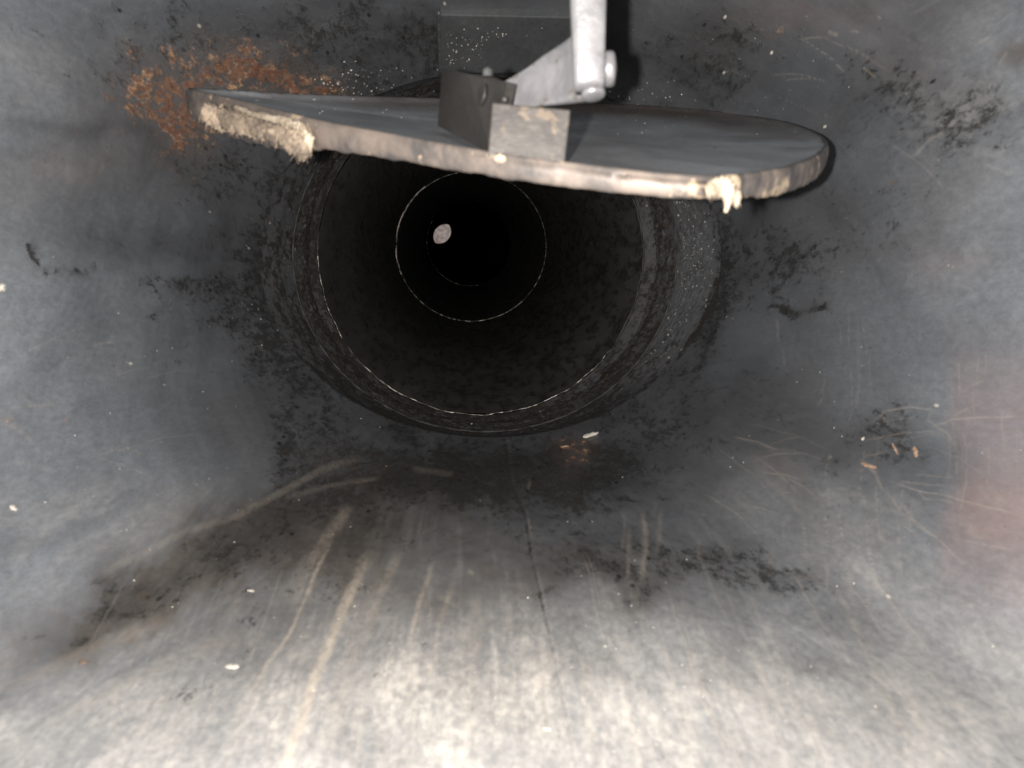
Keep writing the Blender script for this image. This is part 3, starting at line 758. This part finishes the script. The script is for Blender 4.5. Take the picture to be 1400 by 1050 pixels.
# crust of frayed fibre on the rim: lumpy body and loose strands
def fibre(name, line, rad, hang, nstr, seed, parent, label, mat=None):
    r = random.Random(seed)
    bm = bmesh.new()
    pts = crom_open([Vector(q) for q in line], 16)
    n = len(pts); m = 30; prev = None
    for i, c in enumerate(pts):
        t = i / (n - 1)
        R = rad(t)
        tan = (pts[min(i + 1, n - 1)] - pts[max(i - 1, 0)]).normalized()
        a = tan.cross(PN).normalized(); b = tan.cross(a)
        ring = []
        for j in range(m):
            ph = 2 * math.pi * j / m
            k = R * (1 + .55 * mnoise.noise(Vector((i * .33, math.cos(ph) * 2.2 + seed, math.sin(ph) * 2.2))) + .38 * mnoise.noise(Vector((i * 1.1, math.cos(ph) * 6 + seed, math.sin(ph) * 6))) + .10 * (r.random() - .5)) 
            ring.append(bm.verts.new(c + a * math.cos(ph) * k * .7 + b * math.sin(ph) * k))
        if prev:
            for j in range(m):
                bm.faces.new((prev[j], prev[(j + 1) % m], ring[(j + 1) % m], ring[j]))
        else: bm.faces.new(ring[::-1])
        prev = ring
    bm.faces.new(prev)
    for q in range(nstr):
        t = r.random(); base = pts[int(t * (n - 1))]; R = rad(t)
        d = Vector((r.uniform(-.5, .5), r.uniform(-.8, -.1), r.uniform(-1, -.2)))
        d = (d + hang).normalized(); L = R * r.uniform(.5, 1.5)
        p0 = base + Vector((r.uniform(-1, 1), r.uniform(-1, 1), r.uniform(-1, 1))) * R * .6
        w = r.uniform(.00008, .00022)
        prevr = None
        for k in range(4):
            tt_ = k / 3; c = p0 + d * L * tt_ + Vector((r.uniform(-1, 1), r.uniform(-1, 1), 0)) * .00015
            ww = w * (1 - .75 * tt_)
            ring = [bm.verts.new(c + Vector((math.cos(a_) * ww, math.sin(a_) * ww, 0))) for a_ in (0, 2.1, 4.2)]
            if prevr:
                for j in range(3): bm.faces.new((prevr[j], prevr[(j + 1) % 3], ring[(j + 1) % 3], ring[j]))
            prevr = ring
    bm.normal_update()
    me = bpy.data.meshes.new(name); bm.to_mesh(me); bm.free(); smooth(me)
    o = link(name, me, mat or M_fibre, parent); o["label"] = label
    return o
def crom_open(p, k):
    p = [p[0] * 2 - p[1]] + p + [p[-1] * 2 - p[-2]]
    out = []
    for i in range(1, len(p) - 2):
        p0, p1, p2, p3 = p[i - 1:i + 3]
        for j in range(k):
            t = j / k
            out.append(.5 * ((2 * p1) + (p2 - p0) * t + (2 * p0 - 5 * p1 + 4 * p2 - p3) * t * t + (3 * p1 - p0 - 3 * p2 + p3) * t ** 3))
    out.append(p[-2]); return out
def rim_pt(px, py, fwd=.0022):
    """a point on the front of the rim skirt, just in front of it"""
    best = min(range(NR), key=lambda i: abs(pxr[i] - px) + (1000 if out_dir[i, 1] > -.05 else 0))
    d = rimc[best, 1] - fwd
    return at(px, py, d)
fibre("matted_fibre", [rim_pt(280, 152, .0006), rim_pt(305, 163, .0008), rim_pt(335, 170, .0010), rim_pt(365, 178, .0013), rim_pt(392, 187, .0016), rim_pt(412, 198, .0018), rim_pt(420, 206, .0018)],
      lambda t: .0030 + .0010 * math.sin(t * 9) * .3 - .0014 * max(0, t - .85) * 6, Vector((.0, 0, -.2)), 160, 3, rim_o, "matted beige fibre bulging over the left part of the rim", M_fuzz)
fibre("frayed_fibre", [rim_pt(322, 146, .0030), rim_pt(345, 156, .0038), rim_pt(372, 162, .0042), rim_pt(396, 168, .0036), rim_pt(411, 176, .0032), rim_pt(422, 190, .0028), rim_pt(425, 208, .0024)],
      lambda t: .0006 + .0010 * t * (1.0 + .35 * math.sin(t * 31)) - .0012 * max(0, t - .85) * 6, Vector((.0, 0, -.3)), 120, 6, rim_o, "bright cream frayed strand curling off the left part of the rim")
fibre("frayed_fibre", [rim_pt(966, 262, .001), rim_pt(984, 252, .0015), rim_pt(992, 258, .002), rim_pt(996, 272, .002), rim_pt(992, 290, .0018)],
      lambda t: .0013 + .0003 * math.sin(t * 3.1) - .0010 * max(0, t - .5) * 1.9, Vector((.1, 0, -.7)), 70, 4, rim_o, "small cream tuft of fibre hanging under the right part of the rim")
fibre("frayed_fibre", [rim_pt(1000, 262, .001), rim_pt(1008, 272, .001), rim_pt(1006, 282, .0012)],
      lambda t: .0012 - .0007 * t, Vector((.2, 0, -.5)), 30, 5, rim_o, "short ragged end of fibre right of the hanging tuft")
for k, (x, y, w) in enumerate([(684, 216, .0009)]):
    fibre("rim_scale", [rim_pt(x - 7, y, .0006), rim_pt(x, y + 1, .0007), rim_pt(x + 7, y + 1, .0006)], lambda t, w=w: w * (1 - abs(t - .5)), Vector((0, 0, 0)), 0, 20 + k, rim_o, "pale scale on the rim")

def slab(name, quad, nrm, th, mat, parent, bev=.0003, seg=2):
    """flat bar: quad of world points (CCW seen from outside) thickened by th against nrm"""
    bm = bmesh.new()
    f = [bm.verts.new(q) for q in quad]; b = [bm.verts.new(Vector(q) - nrm * th) for q in quad]
    bm.faces.new(f); bm.faces.new(b[::-1])
    n = len(quad)
    for i in range(n): bm.faces.new((f[i], b[i], b[(i + 1) % n], f[(i + 1) % n]))
    bmesh.ops.recalc_face_normals(bm, faces=bm.faces)
    bmesh.ops.bevel(bm, geom=bm.edges[:], offset=bev, segments=seg, affect='EDGES', profile=.6)
    me = bpy.data.meshes.new(name); bm.to_mesh(me); bm.free()
    return link(name, me, mat, parent)
# square tab standing on the front of the plate
bl, br = on_plate(667, 208, .0), on_plate(773, 216, .0)
bl -= PN * .001; br -= PN * .001
tl = at(673, 140, bl.y - .001); tr = at(780, 150, br.y - .001)
nrm = (br - bl).cross(tl - bl).normalized()
if nrm.y > 0: nrm = -nrm
o = slab("square_tab", [bl, br, tr, tl], nrm, .0024, M_tab, damper); o["label"] = "pale square steel tab at the middle of the rim"
# strap running back from the tab to the far side
b0, b1 = on_plate(668, 205), on_plate(598, 166)
b0.y += .004
b1 = at(598, 172, b1.y); b0 = at(672, 212, b0.y)
t0 = at(694, 112, b0.y + .004); t1 = at(604, 92, b1.y)
nrm = (b0 - b1).cross(t1 - b1).normalized()
if nrm.y > 0: nrm = -nrm
st = slab("strap", [b1, b0, t0, at(676, 109, b0.y * .85 + b1.y * .15 + .003), at(668, 104, b0.y * .75 + b1.y * .25), at(640, 101, (b0.y + b1.y) / 2), t1], nrm, .0022, M_bracket, damper, .0002)
st["label"] = "brown flat strap behind the tab"
def disc(name, c, axis, r, h, mat, parent, n=20, dome=.3):
    bm = bmesh.new()
    q = Vector(axis).to_track_quat('Z', 'Y').to_matrix()
    prev = None
    for (rr, z) in [(1.0, 0), (1.0, .75), (.93, .92), (.8, 1.0), (.4, 1.0 + dome * .6), (.0001, 1.0 + dome)]:
        ring = [bm.verts.new(Vector(c) + q @ Vector((math.cos(6.28318 * i / n) * r * rr, math.sin(6.28318 * i / n) * r * rr, h * z))) for i in range(n)]
        if prev:
            for i in range(n): bm.faces.new((prev[i], prev[(i + 1) % n], ring[(i + 1) % n], ring[i]))
        else: bm.faces.new(ring[::-1])
        prev = ring
    me = bpy.data.meshes.new(name); bm.to_mesh(me); bm.free(); smooth(me)
    return link(name, me, mat, parent)
mid_d = b0.y * .62 + b1.y * .38
disc("rivet", at(660, 130, b0.y * .86 + b1.y * .14 - .0005), nrm, .0024, .0005, M_bracket, st, 20, .2)
disc("bolt_nub", at(667, 104, b0.y * .8 + b1.y * .2 + .001), (0, -.2, 1), .0012, .0016, M_lip_dull, damper, 12, .4)
disc("bolt_nub", at(690, 140, b0.y * .95 + b1.y * .05 - .003), (0, -.2, 1), .0007, .0010, M_tab, damper, 12, .4)
rebase(damper)

# ------------------------------------------------------------------ control arm
arm = empty("control_arm", tuple(at(803, 95, .155)))
tag(arm, "bright galvanised rod and angled link bolted above the square tab of the damper", "control arm")
def box_loft(name, secs, th, mat, parent, bev=.0006):
    """secs: (centre, up vector half-height, thickness dir) sections of a flat bar"""
    bm = bmesh.new(); prev = None
    for (c, u, w) in secs:
        c = Vector(c); u = Vector(u); w = Vector(w).normalized() * th / 2
        # rounded rectangle section
        ring = []
        U_ = u.length; e = min(.0012, U_ * .45); un = u.normalized(); wn = w.normalized(); tw = th / 2; ew = min(e, tw * .8)
        for (a_, b_) in [(U_ - e, tw), (U_ - e * .3, tw - ew * .3), (U_, tw - ew), (U_, -tw + ew), (U_ - e * .3, -tw + ew * .3), (U_ - e, -tw),
                         (-U_ + e, -tw), (-U_ + e * .3, -tw + ew * .3), (-U_, -tw + ew), (-U_, tw - ew), (-U_ + e * .3, tw - ew * .3), (-U_ + e, tw)]:
            ring.append(bm.verts.new(c + un * a_ + wn * b_))
        if prev:
            for i in range(12): bm.faces.new((prev[i], prev[(i + 1) % 12], ring[(i + 1) % 12], ring[i]))
        else: bm.faces.new(ring[::-1])
        prev = ring
    bm.faces.new(prev)
    bmesh.ops.recalc_face_normals(bm, faces=bm.faces)
    me = bpy.data.meshes.new(name); bm.to_mesh(me); bm.free(); smooth(me)
    return link(name, me, mat, parent)
# link plate: narrow foot at the tab, swelling towards the bolt
def sec(x, ytop, ybot, d, wx_=.25):
    c = at(x, (ytop + ybot) / 2, d); u = at(x, ytop, d) - c
    return (c, u, (wx_, -1, .1))
box_loft("link_plate", [sec(690, 112, 141, .172, 1.5), sec(700, 106, 144, .1705, 1.5), sec(722, 92, 145.5, .168, 1.3), sec(745, 74, 143, .165, 1.0), sec(765, 62, 141, .1625, .6),
                        sec(782, 50, 139, .160, .2), sec(800, 46, 137, .1585, .1), sec(814, 48, 134, .158, 0), sec(822, 58, 128, .1582, -.2)], .0042, M_arm, arm)
# upright rod
def secr(x0, x1, y, d, dz=.0):
    c = at((x0 + x1) / 2, y, d); u = at(x1, y, d) - c
    return (c, u, (0.05, -1, .15))
o = box_loft("rod", [secr(786, 823, 124, .1535), secr(784, 826, 116, .1525), secr(783, 827, 90, .1515), secr(782, 827, 60, .151), secr(780, 828, 20, .150), secr(779, 829, -20, .149), secr(776, 834, -120, .146), secr(770, 840, -260, .142)], .0036, M_arm, arm)
hx = at(822, 95, .1555)
disc("bolt_head", hx, (1, -.12, .0), .0036, .0029, M_arm, arm, 24, .15)
disc("nut", at(810, 121, .1550), (.10, -.12, -1), .0026, .0020, M_arm, arm, 18, .1)
rebase(arm)

# ------------------------------------------------------------------ patch plate on the top wall
def wall(px, py, off=0.0):
    d = Vector(((px - 700) / F, 1, (525 - py) / F)).normalized()
    for bv in BV:
        h = bv.ray_cast(Vector((0, 0, 0)), d)
        if h[0] is not None:
            n = h[1] if h[1].dot(d) < 0 else -h[1]
            return h[0] + n * off, n
    return None, None
patch = empty("patch_plate", tuple(wall(690, 60)[0]))
tag(patch, "flat dark rectangular steel patch on the top wall behind the control arm", "patch plate")
q = [wall(x, y)[0] for x, y in [(602, 13), (800, 17), (800, 93), (602, 93)]]
n0 = wall(690, 60)[1]
pl = [v + n0 * .0028 for v in q]
slab("patch_sheet", pl, n0, .006, M_patch, patch, .0005)
e0, e1 = wall(600, 10)[0], wall(602, 93)[0]
def bar_between(name, a, b, w, h, nrm, mat, parent, seed=1, n=24):
    bm = bmesh.new(); ax = (b - a).normalized(); sd = ax.cross(nrm).normalized(); prev = None; r = random.Random(seed)
    for i in range(n):
        c = a.lerp(b, i / (n - 1))
        k = 1 + r.uniform(-.25, .25)
        ring = [bm.verts.new(c + sd * w * k * math.cos(t) + nrm * h * k * math.sin(t)) for t in np.linspace(0, 2 * math.pi, 9)[:-1]]
        if prev:
            for j in range(8): bm.faces.new((prev[j], prev[(j + 1) % 8], ring[(j + 1) % 8], ring[j]))
        else: bm.faces.new(ring)
        prev = ring
    bm.faces.new(prev[::-1]); bmesh.ops.recalc_face_normals(bm, faces=bm.faces)
    me = bpy.data.meshes.new(name); bm.to_mesh(me); bm.free(); smooth(me)
    return link(name, me, mat, parent)
bar_between("weld_bead", e0 + n0 * .002, e1 + n0 * .002, .0009, .0012, n0, M_patch, patch, 3, 40)
rebase(patch)

# ------------------------------------------------------------------ loose bits lying on the walls
def shard(name, px, py, L, W_, T_, ang, mat, label, cat, seed, group=None):
    """an irregular splinter lying on the wall"""
    r = random.Random(seed)
    c, n = wall(px, py, T_ * .4)
    if c is None: return
    ex = Vector((1, 0, 0)) * math.cos(ang) + Vector((0, 0, -1)) * math.sin(ang)
    ex = (ex - n * ex.dot(n)).normalized(); ey = n.cross(ex)
    bm = bmesh.new(); prev = None; ns = 7
    for i in range(ns):
        t = i / (ns - 1); k = max(.12, math.sin(math.pi * (t * .9 + .05)) ** .5) * (1 + r.uniform(-.25, .25))
        off = r.uniform(-.15, .15) * W_
        ring = [bm.verts.new(c + ex * (t - .5) * L + ey * (off + math.cos(a) * W_ * .5 * k) + n * (math.sin(a) * T_ * .5 * k)) for a in np.linspace(0, 2 * math.pi, 8)[:-1]]
        if prev:
            for j in range(7): bm.faces.new((prev[j], prev[(j + 1) % 7], ring[(j + 1) % 7], ring[j]))
        else: bm.faces.new(ring)
        prev = ring
    bm.faces.new(prev[::-1]); bmesh.ops.recalc_face_normals(bm, faces=bm.faces)
    for v in bm.verts: v.co -= c
    me = bpy.data.meshes.new(name); bm.to_mesh(me); bm.free()
    o = link(name, me, mat); o.location = c
    tag(o, label, cat, group)
    return o
S = "wood slivers stuck on the right wall"
shard("wood_sliver", 1252, 618, .0044, .0013, .0004, 1.05, M_straw, "short blunt orange-brown sliver, rightmost of those on the right wall", "wood sliver", 1, S)
shard("wood_sliver", 1224, 614, .0052, .0007, .0003, .9, M_straw, "thin pale sliver between two broader ones on the right wall", "wood sliver", 2, S)
shard("wood_sliver", 1188, 637, .0058, .0016, .0004, .85, M_straw, "long brown sliver, lowest and leftmost of those on the right wall", "wood sliver", 3, S)
shard("pale_flake", 318, 913, .0034, .0020, .0008, .1, M_flake, "bright white flake on the floor sheet left of the wide wipe mark", "flake", 5)
shard("pale_flake", 343, 808, .0022, .0012, .0003, .4, M_flake, "small dull flake among dark stains left of the wipe marks", "flake", 6)
shard("pale_flake", 1180, 600, .0015, .0010, .0004, 1.4, M_flake, "tiny pale crumb above the brown slivers on the right wall", "flake", 8)
shard("pale_flake", 2, 393, .0020, .0028, .0008, .1, M_flake, "cream flake at the extreme left edge under the black streak", "flake", 9)
shard("pale_flake", 18, 695, .0022, .0016, .0006, .3, M_flake, "pinkish cream flake low on the left wall", "flake", 10)
shard("mortar_crumb", 808, 596, .0078, .0034, .0016, -.15, M_flake, "beige lump just below the flue opening", "crumb", 11)
shard("mortar_crumb", 772, 611, .0040, .0018, .0008, -.3, M_straw, "small brownish lump left of the beige one below the flue opening", "crumb", 12)
shard("ash_chip", 748, 997, .0018, .0010, .0004, .2, M_flake, "white chip on the floor close to the seam, near the bottom of the photo", "chip", 13)

# ash flecks: tiny pale grains clinging to the metal, one object
bm = bmesh.new()
r = random.Random(11)
def fleck(px, py, sz, off=0.0):
    c, n = wall(px, py)
    if c is None: return
    c = c + n * off
    t = n.orthogonal().normalized(); b = n.cross(t)
    a0 = r.uniform(0, 6.28); k = r.uniform(.4, 1.6)
    base = [bm.verts.new(c + (t * math.cos(a0 + a) * k + b * math.sin(a0 + a)) * sz - n * sz * .2) for a in (0, 1.7, 3.0, 4.7)]
    top = bm.verts.new(c + n * sz * .7)
    for i in range(4): bm.faces.new((base[i], base[(i + 1) % 4], top))
def scatter(n, x, y, rx, ry, s0, s1):
    for _ in range(n): fleck(r.gauss(x, rx), r.gauss(y, ry), r.uniform(s0, s1) ** 1.0)
for _ in range(190):
    x_, y_ = r.gauss(655, 40), r.gauss(55, 17)
    if 608 < x_ < 775 and 22 < y_ < 88: fleck(x_, y_, r.uniform(.0001, .0004), .0050)
scatter(60, 480, 110, 28, 12, .00015, .0006); scatter(40, 590, 125, 40, 10, .0002, .0006)
scatter(60, 1080, 120, 120, 70, .0001, .0003); scatter(60, 240, 560, 120, 110, .0001, .0003); scatter(40, 380, 380, 40, 90, .0001, .0004)
scatter(50, 1180, 420, 140, 150, .0001, .0003); scatter(70, 600, 700, 300, 150, .0001, .00035); scatter(26, 880, 130, 40, 10, .0002, .0005)
scatter(60, 950, 900, 250, 80, .0001, .00035)
for _ in range(55):
    x_, y_ = r.uniform(300, 1100), r.gauss(0, 1)
    c = on_plate(x_, np.interp(x_, [300, 600, 900, 1100], [130, 142, 158, 178]) + y_ * 8 + 4) - PN * .0022
    sz = r.uniform(.00008, .00028)
    t = PN.orthogonal().normalized(); b = PN.cross(t)
    base = [bm.verts.new(c + (t * math.cos(a) * r.uniform(.5, 1.6) + b * math.sin(a)) * sz) for a in (0, 1.7, 3.0, 4.7)]
    top = bm.verts.new(c + PN * sz)
    for k in range(4): bm.faces.new((base[k], base[(k + 1) % 4], top))
# the spigot's right side carries a thick sprinkling
for _ in range(170):
    th_ = r.gauss(0.02, .30); dd_ = r.uniform(.373, .405)
    i = int(np.argmin(np.abs(((thc - th_ + math.pi) % (2 * math.pi)) - math.pi)))
    j = int(np.argmin(np.abs(np.array([q[4] for q in lerp_profile(CPROF, (22, 40, 6))]) - dd_)))
    c = Vector(Gc[i, j]); n = (Vector(centre(.45)) + Vector((0, -.05, 0)) - c).normalized()
    t = n.orthogonal().normalized(); b = n.cross(t); sz = r.uniform(.00015, .0006)
    base = [bm.verts.new(c + (t * math.cos(a) * r.uniform(.5, 1.6) + b * math.sin(a)) * sz) for a in (0, 1.7, 3.0, 4.7)]
    top = bm.verts.new(c + n * sz * .8)
    for k in range(4): bm.faces.new((base[k], base[(k + 1) % 4], top))
bmesh.ops.recalc_face_normals(bm, faces=bm.faces)
me = bpy.data.meshes.new("ash_flecks"); bm.to_mesh(me); bm.free()
o = link("ash_flecks", me, M_flake)
tag(o, "tiny pale ash grains sprinkled over the sooty steel", "ash", kind="stuff")
